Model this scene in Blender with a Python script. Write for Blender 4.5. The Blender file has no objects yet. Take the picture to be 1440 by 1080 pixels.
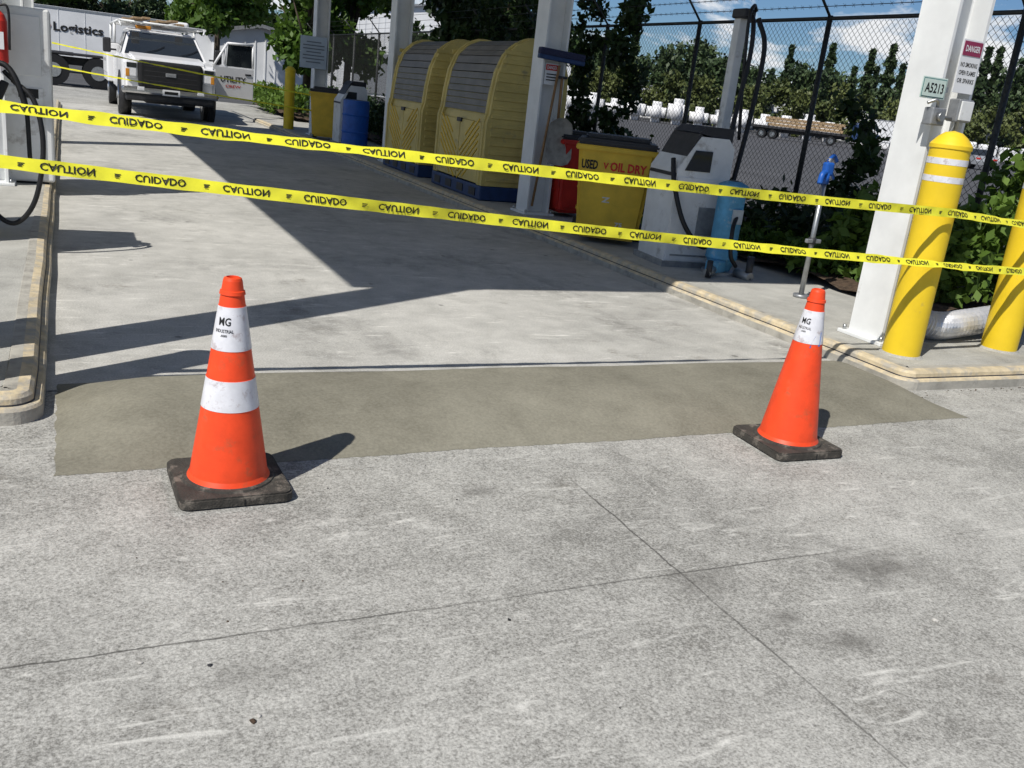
import bpy, bmesh, math, random
import numpy as np
from mathutils import Vector, Matrix
random.seed(7); rng=np.random.default_rng(7)
S=bpy.context.scene
S.view_settings.view_transform='Standard'; S.view_settings.look='None'; S.view_settings.exposure=0
COL=S.collection
# ------------------------------------------------------------ materials
def nodes(name):
    m=bpy.data.materials.new(name); m.use_nodes=True
    nt=m.node_tree; b=nt.nodes['Principled BSDF']; return m,nt,b
def setin(nt,sock,v):
    if isinstance(v,(int,float)): sock.default_value=v
    elif isinstance(v,(tuple,list)):
        if len(v)==3 and sock.type=='RGBA': v=(*v,1)
        sock.default_value=v
    else: nt.links.new(v,sock)
def math_(nt,op,a,b=0.0,c=None,clamp=False):
    n=nt.nodes.new('ShaderNodeMath'); n.operation=op; n.use_clamp=clamp
    setin(nt,n.inputs[0],a); setin(nt,n.inputs[1],b)
    if c is not None: setin(nt,n.inputs[2],c)
    return n.outputs[0]
def mixc(nt,f,a,b,bt='MIX'):
    n=nt.nodes.new('ShaderNodeMix'); n.data_type='RGBA'; n.blend_type=bt
    setin(nt,n.inputs[0],f); setin(nt,n.inputs[6],a); setin(nt,n.inputs[7],b)
    return n.outputs[2]
def noise(nt,vec,scale,detail=4,rough=.55,dist=0.0):
    n=nt.nodes.new('ShaderNodeTexNoise'); setin(nt,n.inputs['Vector'],vec)
    n.inputs['Scale'].default_value=scale; n.inputs['Detail'].default_value=detail
    n.inputs['Roughness'].default_value=rough; n.inputs['Distortion'].default_value=dist
    return n.outputs[0]
def mapr(nt,v,a,b,c=0.0,d=1.0):
    n=nt.nodes.new('ShaderNodeMapRange'); setin(nt,n.inputs[0],v)
    n.inputs[1].default_value=a; n.inputs[2].default_value=b; n.inputs[3].default_value=c; n.inputs[4].default_value=d
    return n.outputs[0]
def objc(nt):
    return nt.nodes.new('ShaderNodeTexCoord').outputs['Object']
def mapping(nt,v,sc=(1,1,1),rot=(0,0,0)):
    n=nt.nodes.new('ShaderNodeMapping'); setin(nt,n.inputs[0],v)
    n.inputs['Scale'].default_value=sc; n.inputs['Rotation'].default_value=rot
    return n.outputs[0]
def bump(nt,b,h,st,dist=.01):
    n=nt.nodes.new('ShaderNodeBump'); n.inputs['Strength'].default_value=st; n.inputs['Distance'].default_value=dist
    setin(nt,n.inputs['Height'],h); nt.links.new(n.outputs[0],b.inputs['Normal'])
def M(name,col,rough=.6,var=.25,sc=6,dirt=None,dsc=3,dth=.6,metal=0,bmp=0,spec=.4):
    m,nt,b=nodes(name); c=objc(nt)
    n=noise(nt,c,sc,4,.6)
    dark=tuple(x*(1-var) for x in col); light=tuple(min(1,x*(1+var*.5)) for x in col)
    o=mixc(nt,mapr(nt,n,.3,.7),dark,light)
    if dirt:
        d=noise(nt,c,dsc,6,.7)
        o=mixc(nt,mapr(nt,d,dth,dth+.12,0,.8),o,dirt)
    nt.links.new(o,b.inputs['Base Color'])
    b.inputs['Roughness'].default_value=rough; b.inputs['Metallic'].default_value=metal
    b.inputs['Specular IOR Level'].default_value=spec
    if bmp: bump(nt,b,noise(nt,c,sc*6,3),bmp)
    return m
def concrete(name,dark,light,joints=False,spots=1,grain=130,stain=.25,scr=.35,contrast=1.0,bst=.4,bigk=1.1):
    m,nt,b=nodes(name); c=objc(nt)
    big=noise(nt,c,.7,5,.62); mid=noise(nt,c,5,4,.65,.3); fine=noise(nt,c,grain,2,.7)
    f=math_(nt,'MULTIPLY',math_(nt,'SUBTRACT',big,.5),bigk)
    f=math_(nt,'ADD',f,math_(nt,'MULTIPLY',math_(nt,'SUBTRACT',mid,.5),.9))
    f=math_(nt,'ADD',f,math_(nt,'MULTIPLY',math_(nt,'SUBTRACT',fine,.5),2.3*contrast))
    if joints:
        f2=noise(nt,c,58,3,.75)
        f=math_(nt,'ADD',f,math_(nt,'MULTIPLY',math_(nt,'SUBTRACT',f2,.5),1.15))
    f=math_(nt,'ADD',f,.5,clamp=True)
    o=mixc(nt,f,dark,light)
    s=noise(nt,mapping(nt,c,(1,.6,1)),1.1,7,.72,.4)
    o=mixc(nt,mapr(nt,s,.53,.72,0,stain),o,tuple(x*.36 for x in dark))
    s2=noise(nt,mapping(nt,c,(1,1,1),(0,0,1)),3.0,7,.75)
    o=mixc(nt,mapr(nt,s2,.59,.73,0,stain),o,(dark[0]*.5,dark[1]*.45,dark[2]*.38))
    if scr>.02:
        for rt,sc,ds in ((.6,(1.2,7,1),1.6),(-.5,(1.5,10,1),.9),(1.5,(2,8,1),1.8)):
            w=noise(nt,mapping(nt,c,sc,(0,0,rt)),1.5,5,.66,ds)
            o=mixc(nt,math_(nt,'MULTIPLY',mapr(nt,w,.60,.71,0,scr),mapr(nt,s2,.43,.54)),o,tuple(min(1,x*1.32) for x in light))
        # thin ridged scrape lines
        w=noise(nt,mapping(nt,c,(1,2.4,1),(0,0,.5)),2.3,3,.5,1.2)
        rd=math_(nt,'ABSOLUTE',math_(nt,'SUBTRACT',w,.52))
        o=mixc(nt,math_(nt,'MULTIPLY',mapr(nt,rd,.0,.006,scr*.9,0),mapr(nt,s,.50,.58)),o,tuple(min(1,x*1.25) for x in light))
    if spots:
        vor=nt.nodes.new('ShaderNodeTexVoronoi'); vor.inputs['Scale'].default_value=2.3 if spots==2 else 1.5
        nt.links.new(c,vor.inputs['Vector']); vor.inputs['Randomness'].default_value=1
        sp=math_(nt,'ADD',vor.outputs['Distance'],math_(nt,'MULTIPLY',math_(nt,'SUBTRACT',mid,.5),.09))
        o=mixc(nt,mapr(nt,sp,.035 if spots==2 else .012,.055 if spots==2 else .024,.6,0),o,tuple(x*.3 for x in dark))
    h=math_(nt,'ADD',fine,math_(nt,'MULTIPLY',mid,1.2))
    if joints:
        sx=nt.nodes.new('ShaderNodeSeparateXYZ'); nt.links.new(c,sx.inputs[0])
        wn=noise(nt,c,3,5,.8)
        wob=math_(nt,'MULTIPLY',math_(nt,'SUBTRACT',wn,.5),.035)
        for ax,vals in ((0,(1.69,-2.6,5.9)),(1,(2.06,-1.5))):
            for v in vals:
                d=math_(nt,'ABSOLUTE',math_(nt,'SUBTRACT',math_(nt,'ADD',sx.outputs[ax],wob),v))
                ln=mapr(nt,d,.0015,.0055,.8,0)
                brk=mapr(nt,s,.36,.52,.4,1)
                if ax==0: brk=math_(nt,'MULTIPLY',brk,mapr(nt,sx.outputs[1],2.6,2.9,1,0))
                else: brk=math_(nt,'MULTIPLY',brk,mapr(nt,sx.outputs[0],2.0,2.4,1,.2))
                o=mixc(nt,math_(nt,'MULTIPLY',ln,brk),o,(.06,.058,.052))
        wn2=noise(nt,c,9,5,.7)
        for (px,py,r,k) in ((2.42,1.93,.26,.6),(1.72,2.0,.18,.4),(1.95,1.6,.12,.55),(1.3,2.75,.12,.45),(.35,1.9,.13,.35),(.9,1.3,.16,.35),(1.85,1.75,.09,.5)):
            dx=math_(nt,'SUBTRACT',sx.outputs[0],px); dy=math_(nt,'SUBTRACT',sx.outputs[1],py)
            d=math_(nt,'SQRT',math_(nt,'ADD',math_(nt,'MULTIPLY',dx,dx),math_(nt,'MULTIPLY',dy,math_(nt,'MULTIPLY',dy,2.5))))
            d=math_(nt,'ADD',d,math_(nt,'MULTIPLY',math_(nt,'SUBTRACT',wn2,.5),r*2.2))
            o=mixc(nt,mapr(nt,d,r*.1,r,k,0),o,(.09,.085,.075))
    nt.links.new(o,b.inputs['Base Color']); b.inputs['Roughness'].default_value=.9
    b.inputs['Specular IOR Level'].default_value=.2
    if bst: bump(nt,b,h,bst,.004)
    return m
def leafmat(name,dark,light,trans=.25):
    m,nt,b=nodes(name)
    a=nt.nodes.new('ShaderNodeAttribute'); a.attribute_name='shade'
    o=mixc(nt,a.outputs['Fac'],dark,light)
    nt.links.new(o,b.inputs['Base Color']); b.inputs['Roughness'].default_value=.55; b.inputs['Specular IOR Level'].default_value=.3
    if trans>.12:
        t=nt.nodes.new('ShaderNodeBsdfTranslucent'); nt.links.new(mixc(nt,.5,o,(light[0]*1.3,light[1]*1.4,light[2]*.6)),t.inputs[0])
        mx=nt.nodes.new('ShaderNodeMixShader'); mx.inputs[0].default_value=trans
        nt.links.new(b.outputs[0],mx.inputs[1]); nt.links.new(t.outputs[0],mx.inputs[2])
        nt.links.new(mx.outputs[0],nt.nodes['Material Output'].inputs[0])
    return m
APR=concrete('concrete_apron',(.18,.175,.158),(.53,.52,.478),joints=True,stain=.5,scr=.6,grain=150,contrast=.95)
LANE=concrete('concrete_lane',(.27,.265,.243),(.60,.585,.54),spots=2,grain=110,stain=.6,contrast=.65,scr=.55)
PATCH=concrete('fresh_concrete',(.145,.136,.104),(.285,.270,.212),grain=75,stain=.12,scr=0,contrast=.45,bst=.25,bigk=2.0,spots=0)
ISL=concrete('island_concrete',(.26,.255,.23),(.52,.51,.465),spots=2,stain=.5,contrast=.7,scr=.3)
CURB=M('worn_cream_curb_paint',(.60,.50,.33),.8,.3,12,(.36,.34,.30),9,.47,bmp=.3)
CURBC=M('curb_concrete',(.40,.38,.33),.85,.3,10,(.22,.21,.19),7,.55,bmp=.3)
ASPH=M('asphalt',(.085,.085,.088),.9,.3,.6,(.06,.06,.062),.15,.55)
SOIL=M('soil_mulch',(.085,.055,.035),.95,.6,18,(.16,.12,.08),25,.55,bmp=.8)
WHT=M('white_steel_paint',(.76,.77,.76),.5,.12,3,(.42,.38,.33),5,.64,bmp=.05)
WHT2=M('white_cabinet_paint',(.72,.73,.72),.42,.15,4,(.36,.34,.31),5,.56)
YEL=M('bollard_yellow_paint',(.80,.56,.02),.45,.12,4,(.42,.31,.09),9,.63)
YBIN=M('faded_yellow_plastic',(.70,.46,.04),.55,.2,5,(.25,.19,.08),6,.64)
YSH=M('yellow_shelter_plastic',(.62,.49,.16),.5,.2,3,(.30,.25,.14),5,.6)
SLAT=M('gray_roll_top',(.17,.16,.145),.5,.25,5)
ORG=M('cone_orange',(.86,.072,.016),.45,.16,14,(.50,.10,.04),11,.58)
CONEB=M('cone_base_rubber',(.055,.05,.042),.85,.4,22,(.20,.175,.145),16,.53,bmp=.4)
REFL=M('reflective_white',(.72,.72,.75),.35,.15,18,(.42,.36,.36),24,.55)
BLK=M('black_rubber',(.012,.012,.013),.5,.3,12)
DRK=M('dark_plastic',(.03,.03,.033),.5,.3,12)
INK=M('black_ink',(.012,.012,.012),.6,.1,8)
RED=M('red_paint',(.55,.03,.02),.4,.2,8)
REDT=M('red_lettering',(.6,.03,.02),.6,.1,8)
BLU=M('faded_blue_paint',(.10,.33,.52),.6,.3,9,(.35,.45,.5),12,.58)
BLU2=M('blue_enamel',(.015,.10,.42),.4,.2,12)
DBLU=M('dark_blue_plastic',(.02,.05,.14),.5,.2,12)
GALV=M('galvanised_steel',(.42,.43,.43),.38,.25,14,metal=.8)
STEEL=M('gray_pipe',(.33,.34,.35),.45,.3,14,metal=.5)
SHOV=M('worn_shovel_steel',(.36,.33,.28),.55,.35,14)
ALU=M('aluminium_duct',(.75,.75,.76),.35,.15,20,metal=.55,bmp=.2)
WIRE=M('dark_fence_wire',(.05,.052,.05),.5,.2,12,metal=.3)
TAPE=M('caution_tape_yellow',(.82,.78,.045),.3,.10,20)
CHROME=M('chrome',(.6,.6,.61),.18,.1,9,metal=1)
GLASS=M('dark_glass',(.02,.025,.03),.06,.1,3,spec=.8)
TRW=M('truck_white_paint',(.78,.78,.78),.25,.05,3,spec=.6)
WOOD=M('lumber',(.36,.25,.14),.7,.35,14)
BARK=M('bark',(.09,.07,.05),.9,.4,10,bmp=.8)
LAMP=M('headlamp',(.75,.76,.78),.15,.15,30,spec=.8)
SIGNG=M('pale_green_plate',(.55,.66,.60),.5,.1,12)
MWHT=M('white_metal_cladding',(.72,.73,.74),.5,.1,1)
WRAP=M('white_wrap_film',(.8,.8,.8),.3,.2,1.2)
TAN=M('wooden_tool_handle',(.28,.16,.07),.6,.3,10)
# ------------------------------------------------------------ builder
class B:
    def __init__(s,name): s.name=name; s.bm=bmesh.new(); s.m=[]
    def mi(s,m):
        if m not in s.m: s.m.append(m)
        return s.m.index(m)
    def merge(s,t,m,smooth=False,mat=None):
        i=s.mi(m)
        if mat is not None: t.transform(mat)
        for f in t.faces:
            f.material_index=i
            if smooth: f.smooth=len(f.verts)<=4
        me=bpy.data.meshes.new('t'); t.to_mesh(me); t.free(); s.bm.from_mesh(me); bpy.data.meshes.remove(me)
    def box(s,c,d,m,rz=0,bev=0,R=None,seg=2):
        t=bmesh.new(); bmesh.ops.create_cube(t,size=1)
        bmesh.ops.scale(t,vec=d,verts=t.verts)
        if bev: bmesh.ops.bevel(t,geom=t.edges[:],offset=bev,segments=seg,affect='EDGES',profile=.5)
        Rm=Matrix.Rotation(rz,4,'Z') if R is None else R
        s.merge(t,m,mat=Matrix.Translation(c)@Rm)
    def cyl(s,p0,p1,r0,m,r1=None,seg=16):
        r1=r0 if r1 is None else r1
        p0=Vector(p0);p1=Vector(p1);d=p1-p0
        t=bmesh.new(); bmesh.ops.create_cone(t,cap_ends=True,segments=seg,radius1=r0,radius2=r1,depth=d.length)
        q=d.to_track_quat('Z','Y').to_matrix().to_4x4()
        s.merge(t,m,True,Matrix.Translation((p0+p1)/2)@q)
    def lathe(s,c,prof,seg=32):
        cx,cy,cz=c
        for k in range(len(prof)-1):
            r0,z0,m=prof[k]; r1,z1=prof[k+1][:2]; i=s.mi(m)
            A=[s.bm.verts.new((cx+r0*math.cos(a),cy+r0*math.sin(a),cz+z0)) for a in [2*math.pi*j/seg for j in range(seg)]]
            Bv=[s.bm.verts.new((cx+r1*math.cos(a),cy+r1*math.sin(a),cz+z1)) for a in [2*math.pi*j/seg for j in range(seg)]]
            for j in range(seg):
                f=s.bm.faces.new((A[j],A[(j+1)%seg],Bv[(j+1)%seg],Bv[j])); f.material_index=i; f.smooth=True
    def tube(s,pts,r,m,seg=8,n=8,ribs=0):
        P=[Vector(p) for p in pts]; out=[]
        if n>1 and len(P)>2:
            Q=[P[0]*2-P[1]]+P+[P[-1]*2-P[-2]]
            for i in range(1,len(Q)-2):
                for k in range(n):
                    t=k/n; a,b,c,d=Q[i-1],Q[i],Q[i+1],Q[i+2]
                    out.append(.5*((2*b)+(c-a)*t+(2*a-5*b+4*c-d)*t*t+(3*b-a-3*c+d)*t**3))
            out.append(P[-1])
        else: out=P
        i=s.mi(m); rings=[]; up=Vector((0.13,.2,1)).normalized()
        for k,p in enumerate(out):
            tg=(out[min(k+1,len(out)-1)]-out[max(k-1,0)]).normalized()
            u=up-tg*up.dot(tg)
            if u.length<.15: u=Vector((1,0,0))-tg*tg.x
            u.normalize(); v=tg.cross(u); up=u
            rr=r*(1+(.12 if ribs and k%2 else 0))
            rings.append([s.bm.verts.new(p+u*rr*math.cos(a)+v*rr*math.sin(a)) for a in [2*math.pi*j/seg for j in range(seg)]])
        for k in range(len(rings)-1):
            for j in range(seg):
                f=s.bm.faces.new((rings[k][j],rings[k][(j+1)%seg],rings[k+1][(j+1)%seg],rings[k+1][j])); f.material_index=i; f.smooth=not ribs
        for rg in (rings[0],rings[-1]):
            f=s.bm.faces.new(rg); f.material_index=i
    def prism(s,poly,axis,a,b,m,smooth=False,T=None):
        def V(p,h):
            return {'X':(h,p[0],p[1]),'Y':(p[0],h,p[1]),'Z':(p[0],p[1],h)}[axis]
        t=bmesh.new()
        A=[t.verts.new(V(p,a)) for p in poly]; C=[t.verts.new(V(p,b)) for p in poly]
        t.faces.new(A); t.faces.new(C[::-1]); n=len(poly)
        for j in range(n): t.faces.new((A[j],C[j],C[(j+1)%n],A[(j+1)%n]))
        bmesh.ops.recalc_face_normals(t,faces=t.faces)
        s.merge(t,m,False,T)
    def hexa(s,v8,m,T=None):
        t=bmesh.new(); v=[t.verts.new(p) for p in v8]
        for f in ((0,1,2,3),(4,5,6,7),(0,1,5,4),(1,2,6,5),(2,3,7,6),(3,0,4,7)): t.faces.new([v[i] for i in f])
        bmesh.ops.recalc_face_normals(t,faces=t.faces); s.merge(t,m,mat=T)
    def text(s,txt,w,h,m,T=None,fn=None,bold=.02):
        cu=bpy.data.curves.new('txt','FONT'); cu.body=txt; cu.size=1; cu.offset=bold; cu.resolution_u=2
        ob=bpy.data.objects.new('txt',cu); COL.objects.link(ob)
        bpy.context.view_layer.update()
        me=bpy.data.meshes.new_from_object(ob)
        xs=[v.co.x for v in me.vertices]; ys=[v.co.y for v in me.vertices]
        x0,x1,y0,y1=min(xs),max(xs),min(ys),max(ys)
        i=s.mi(m); vs=[]
        for v in me.vertices:
            a=(v.co.x-x0)/(x1-x0)*w-w/2; c=(v.co.y-y0)/(y1-y0)*h-h/2
            p=Vector(fn(a,c)) if fn else (T@Vector((a,c,0)))
            vs.append(s.bm.verts.new(p))
        for p in me.polygons:
            try: f=s.bm.faces.new([vs[k] for k in p.vertices]); f.material_index=i
            except Exception: pass
        bpy.data.objects.remove(ob); bpy.data.curves.remove(cu); bpy.data.meshes.remove(me)
    def done(s,T=None,parent=None):
        me=bpy.data.meshes.new(s.name); s.bm.to_mesh(me); s.bm.free()
        for m in s.m: me.materials.append(m)
        o=bpy.data.objects.new(s.name,me); COL.objects.link(o)
        if T is not None: o.matrix_world=T
        if parent: o.parent=parent
        return o
def frame(o,x,y):
    x=Vector(x).normalized(); y=Vector(y).normalized(); z=x.cross(y)
    return Matrix(((x.x,y.x,z.x,o[0]),(x.y,y.y,z.y,o[1]),(x.z,y.z,z.z,o[2]),(0,0,0,1)))
def sheet(name,x0,y0,x1,y1,z,m,nx=1,ny=1,fz=None):
    b=B(name); i=b.mi(m)
    g=[[b.bm.verts.new((x0+(x1-x0)*a/nx,y0+(y1-y0)*c/ny,z+(fz(a/nx,c/ny) if fz else 0))) for a in range(nx+1)] for c in range(ny+1)]
    for c in range(ny):
        for a in range(nx):
            f=b.bm.faces.new((g[c][a],g[c][a+1],g[c+1][a+1],g[c+1][a])); f.material_index=i; f.smooth=fz is not None
    return b.done()
def leafmesh(name,pts,size,mat,parent=None,shade=None,flat=0.0):
    n=len(pts)
    u=rng.normal(size=(n,3)); u[:,2]*=(1-flat)
    u/=np.linalg.norm(u,axis=1)[:,None]
    w=rng.normal(size=(n,3)); v=np.cross(u,w); v/=np.linalg.norm(v,axis=1)[:,None]
    sz=size*(.6+.8*rng.random(n))[:,None]
    V=np.empty((n,4,3)); V[:,0]=pts-u*sz; V[:,1]=pts+v*sz*.55; V[:,2]=pts+u*sz; V[:,3]=pts-v*sz*.55
    me=bpy.data.meshes.new(name)
    me.vertices.add(4*n); me.vertices.foreach_set('co',V.reshape(-1).astype(np.float32))
    me.loops.add(4*n); me.loops.foreach_set('vertex_index',np.arange(4*n,dtype=np.int32))
    me.polygons.add(n); me.polygons.foreach_set('loop_start',np.arange(0,4*n,4,dtype=np.int32)); me.polygons.foreach_set('loop_total',np.full(n,4,dtype=np.int32))
    me.update(calc_edges=True)
    sh=rng.random(n) if shade is None else np.clip(shade+.25*(rng.random(n)-.5),0,1)
    at=me.attributes.new('shade','FLOAT','POINT'); at.data.foreach_set('value',np.repeat(sh,4).astype(np.float32))
    me.materials.append(mat); o=bpy.data.objects.new(name,me); COL.objects.link(o)
    if parent: o.parent=parent
    return o
def clumps(cl,n):
    cl=np.array(cl,dtype=float); vol=(cl[:,3]*cl[:,4]*cl[:,5])**(2/3); p=vol/vol.sum()
    k=rng.choice(len(cl),n,p=p); d=rng.normal(size=(n,3)); d/=np.linalg.norm(d,axis=1)[:,None]
    r=(rng.random(n)**.45)*(1+.25*rng.normal(size=n)*.5)
    tone=rng.random(len(cl))[k]
    return cl[k,:3]+d*r[:,None]*cl[k,3:], .25+.5*tone
L_TREE=leafmat('leaf_sunny_green',(.03,.07,.012),(.11,.19,.03))
L_DARK=leafmat('leaf_ivy_dark',(.010,.022,.008),(.045,.085,.02),.15)
L_BUSH=leafmat('leaf_bush',(.03,.07,.012),(.15,.24,.04))
L_FAR=leafmat('far_foliage',(.022,.042,.020),(.08,.12,.042),.1)
L_FAR2=leafmat('far_foliage_olive',(.05,.07,.02),(.13,.15,.045),.1)
# ------------------------------------------------------------ camera
f=1300.0
cam=bpy.data.cameras.new('camera'); co=bpy.data.objects.new('camera',cam); COL.objects.link(co)
cam.sensor_width=36; cam.lens=36*f/1440; cam.clip_start=.05; cam.clip_end=3000
r_=Vector((.9037,-.4140,.1101)); u_=Vector((.0283,.3141,.9490)); b_=Vector((-.4275,-.8544,.2956))
r_.normalize(); b_=(b_-r_*b_.dot(r_)).normalized(); u_=b_.cross(r_)
co.matrix_world=Matrix(((r_.x,u_.x,b_.x,0),(r_.y,u_.y,b_.y,0),(r_.z,u_.z,b_.z,1.35),(0,0,0,1)))
S.camera=co
# ------------------------------------------------------------ light
sd=Vector((.72,.43,-1)).normalized()
sl=bpy.data.lights.new('sun','SUN'); so=bpy.data.objects.new('sun',sl); COL.objects.link(so)
sl.energy=4.8; sl.angle=math.radians(.5); sl.color=(1,.962,.90)
so.rotation_mode='QUATERNION'; so.rotation_quaternion=sd.to_track_quat('-Z','Y')
W=bpy.data.worlds.new('World'); S.world=W; W.use_nodes=True; nt=W.node_tree
bg=nt.nodes['Background']; out=nt.nodes['World Output']
sky=nt.nodes.new('ShaderNodeTexSky'); sky.sky_type='NISHITA'; sky.sun_disc=False
sky.sun_elevation=math.asin(-sd.z); sky.sun_rotation=math.atan2(-.72,-.43)
sky.dust_density=.1; sky.air_density=1.0; sky.ozone_density=3
tint=mixc(nt,1.0,sky.outputs[0],(.72,.92,1.18),'MULTIPLY')
nt.links.new(tint,bg.inputs[0]); bg.inputs[1].default_value=.058
tc=nt.nodes.new('ShaderNodeTexCoord').outputs['Generated']
n1=noise(nt,mapping(nt,tc,(6,6,20)),1.0,7,.6,.4)
sz=nt.nodes.new('ShaderNodeSeparateXYZ'); nt.links.new(tc,sz.inputs[0])
cf=math_(nt,'MULTIPLY',mapr(nt,n1,.50,.59),mapr(nt,sz.outputs[2],.16,.3,1,.12))
bg2=nt.nodes.new('ShaderNodeBackground'); bg2.inputs[0].default_value=(.95,.97,1,1); bg2.inputs[1].default_value=.9
mx=nt.nodes.new('ShaderNodeMixShader'); nt.links.new(cf,mx.inputs[0]); nt.links.new(bg.outputs[0],mx.inputs[1]); nt.links.new(bg2.outputs[0],mx.inputs[2])
nt.links.new(mx.outputs[0],out.inputs[0])
# ------------------------------------------------------------ ground
sheet('ground',-900,-300,900,1200,-.012,ASPH)
sheet('concrete_apron',-14,-8,7.4,36,-.004,APR)
sheet('fuel_lane',-.12,4.0,4.32,26,.0,LANE)
def hump(a,c):
    w=.012*math.sin(c*7)+.008*math.sin(c*17)
    ex=min(1,max(0,a/(.085+w)),(1-a)/.06); ex=math.sin(max(0,ex)*math.pi/2)
    ey=math.sin(min(1,c/.5)*math.pi/2)*(1 if c<.76 else math.cos((c-.76)/.24*math.pi/2)*.92+.08)
    return .09*ex*ey+.0025*math.sin(a*23+c*4)*ex*min(1,c*5)
b=B('fresh_concrete_ramp'); i=b.mi(PATCH); nx,ny=200,30; g=[]
for c in range(ny+1):
    row=[]
    for a in range(nx+1):
        A=a/nx;C=c/ny
        x=-.07+4.35*A; y=3.13+.95*C
        if c==0: y+=.006*math.sin(a*.11)+random.uniform(-.005,.005)
        if a==0: x+=random.uniform(-.004,.006)
        row.append(b.bm.verts.new((x,y,-.0028+hump(A,C)+(.0035 if C>.9 else 0))))
    g.append(row)
for c in range(ny):
    for a in range(nx):
        ff=b.bm.faces.new((g[c][a],g[c][a+1],g[c+1][a+1],g[c+1][a])); ff.smooth=True
b.done()
def rrect(x0,y0,x1,y1,r,n=8):
    P=[]
    for cx,cy,a0 in ((x0+r,y0+r,180),(x1-r,y0+r,270),(x1-r,y1-r,0),(x0+r,y1-r,90)):
        for k in range(n+1):
            a=math.radians(a0+90*k/n); P.append((cx+r*math.cos(a),cy+r*math.sin(a)))
    return P
def sweep(b,path,prof):
    n=len(path); rings=[]
    for k in range(n):
        p=Vector(path[k]); t1=(p-Vector(path[k-1])).normalized(); t2=(Vector(path[(k+1)%n])-p).normalized()
        t=(t1+t2).normalized(); nrm=Vector((-t.y,t.x)); 
        rings.append([b.bm.verts.new((p.x+nrm.x*q[0],p.y+nrm.y*q[0],q[1])) for q in prof])
    for k in range(n):
        for j in range(len(prof)-1):
            fc=b.bm.faces.new((rings[k][j],rings[(k+1)%n][j],rings[(k+1)%n][j+1],rings[k][j+1])); fc.material_index=b.mi(prof[j][2])
def densify(P,st=.35):
    o=[]
    for k in range(len(P)):
        a=Vector(P[k]);c=Vector(P[(k+1)%len(P)]); n=max(1,int((c-a).length/st))
        for j in range(n):
            q=a+(c-a)*j/n; e=.004 if n>1 else 0; o.append((q.x+random.uniform(-e,e),q.y+random.uniform(-e,e)))
    return o
IZ=.10
prof=[(0,-.01,CURBC),(.0,.046,CURB),(.008,.056,CURB),(.026,.06,DRK),(.030,.066,CURB),(.032,.086,CURB),(.045,.100,CURB),(.085,.104,CURBC),(.13,.104,CURBC),(.14,.09,CURBC)]
for nm,(x0,y0,x1,y1) in (('fuel_island',(4.28,3.57,6.6,25)),('fuel_island',(-1.35,3.62,-.11,25))):
    b=B(nm); P=rrect(x0,y0,x1,y1,.12)
    sweep(b,densify(P),prof)
    Q=rrect(x0+.132,y0+.132,x1-.132,y1-.132,.05); 
    b.prism(Q,'Z',-.01,IZ,ISL); b.done()
sheet('planting_bed',5.75,4.75,9.2,34,.13,SOIL,24,160,lambda a,c:.05*math.sin(a*19+c*90)*math.cos(c*60)+.03*random.random())
b=B('loose_gravel')
def chip(x,y,s,m):
    t=bmesh.new(); bmesh.ops.create_icosphere(t,subdivisions=1,radius=s)
    for v in t.verts: v.co*=random.uniform(.7,1.2); v.co.z*=.5
    b.merge(t,m,mat=Matrix.Translation((x,y,s*.3-.004))@Matrix.Rotation(random.random()*6,4,'Z'))
LST=M('pale_chip',(.5,.48,.44),.8,.3,60)
for x,y,s,m in ((.33,1.72,.009,SOIL),(.345,1.735,.007,LST),(2.31,1.62,.010,LST),(.27,1.95,.007,DRK),(1.05,1.95,.006,DRK),(.12,2.0,.006,LST)): chip(x,y,s,m)
for k in range(90): chip(random.uniform(-1.5,4.5),random.uniform(.8,3.05),random.uniform(.0015,.004),random.choice((LST,DRK,SOIL)))
for k in range(60): chip(random.uniform(4.1,5.5),3.55-abs(random.gauss(0,.05)),random.uniform(.002,.006),random.choice((LST,SOIL,SOIL)))
b.done()
# ------------------------------------------------------------ canopy posts
def hbeam(b,x,y,z0,z1,m,w=.28,tf=.022):
    for sx in (-1,1): b.box((x+sx*(w/2-tf/2),y,(z0+z1)/2),(tf,w,z1-z0),m)
    b.box((x,y,(z0+z1)/2),(w-2*tf,.014,z1-z0),m)
    b.box((x,y,z0+.012),(w+.1,w+.1,.024),m,bev=.004)
    for sx in (-1,1):
        for sy in (-1,1): b.cyl((x+sx*(w/2+.02),y+sy*(w/2+.02),z0+.02),(x+sx*(w/2+.02),y+sy*(w/2+.02),z0+.055),.012,GALV,seg=6)
ZC=4.65
PY=(4.3,9.6,14.9,20.2)
b=B('fuel_canopy')
b.box((2.55,12.3,ZC+.13),(8.4,16.6,.22),WHT)
for y in PY: b.box((2.4,y,ZC-.13),(6.9,.2,.26),WHT)
for x in (-.6,4.8): b.box((x,12.3,ZC-.13),(.21,16.4,.256),WHT)
b.done()
for x,y in [(-.62,y) for y in PY]+[(4.8,y) for y in PY]:
    b=B('canopy_column'); hbeam(b,x,y,IZ,ZC-.27,WHT); b.done()
b=B('no_smoking_sign'); X=Vector((1,0,0)); Z=Vector((0,0,1))
sx_=4.83
b.box((sx_,4.145,1.81),(.17,.004,.30),MWHT,bev=.001)
b.box((sx_,4.1415,1.91),(.15,.003,.08),M('maroon',(.25,.03,.08),.5,.1,5))
for k,t in enumerate(('NO SMOKING','OPEN FLAMES','OR SPARKS')): b.text(t,.14,.026,INK,frame((sx_,4.142,1.82-.045*k),X,Z))
b.text('DANGER',.12,.035,MWHT,frame((sx_,4.1385,1.91),X,Z))
b.done()
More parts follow.
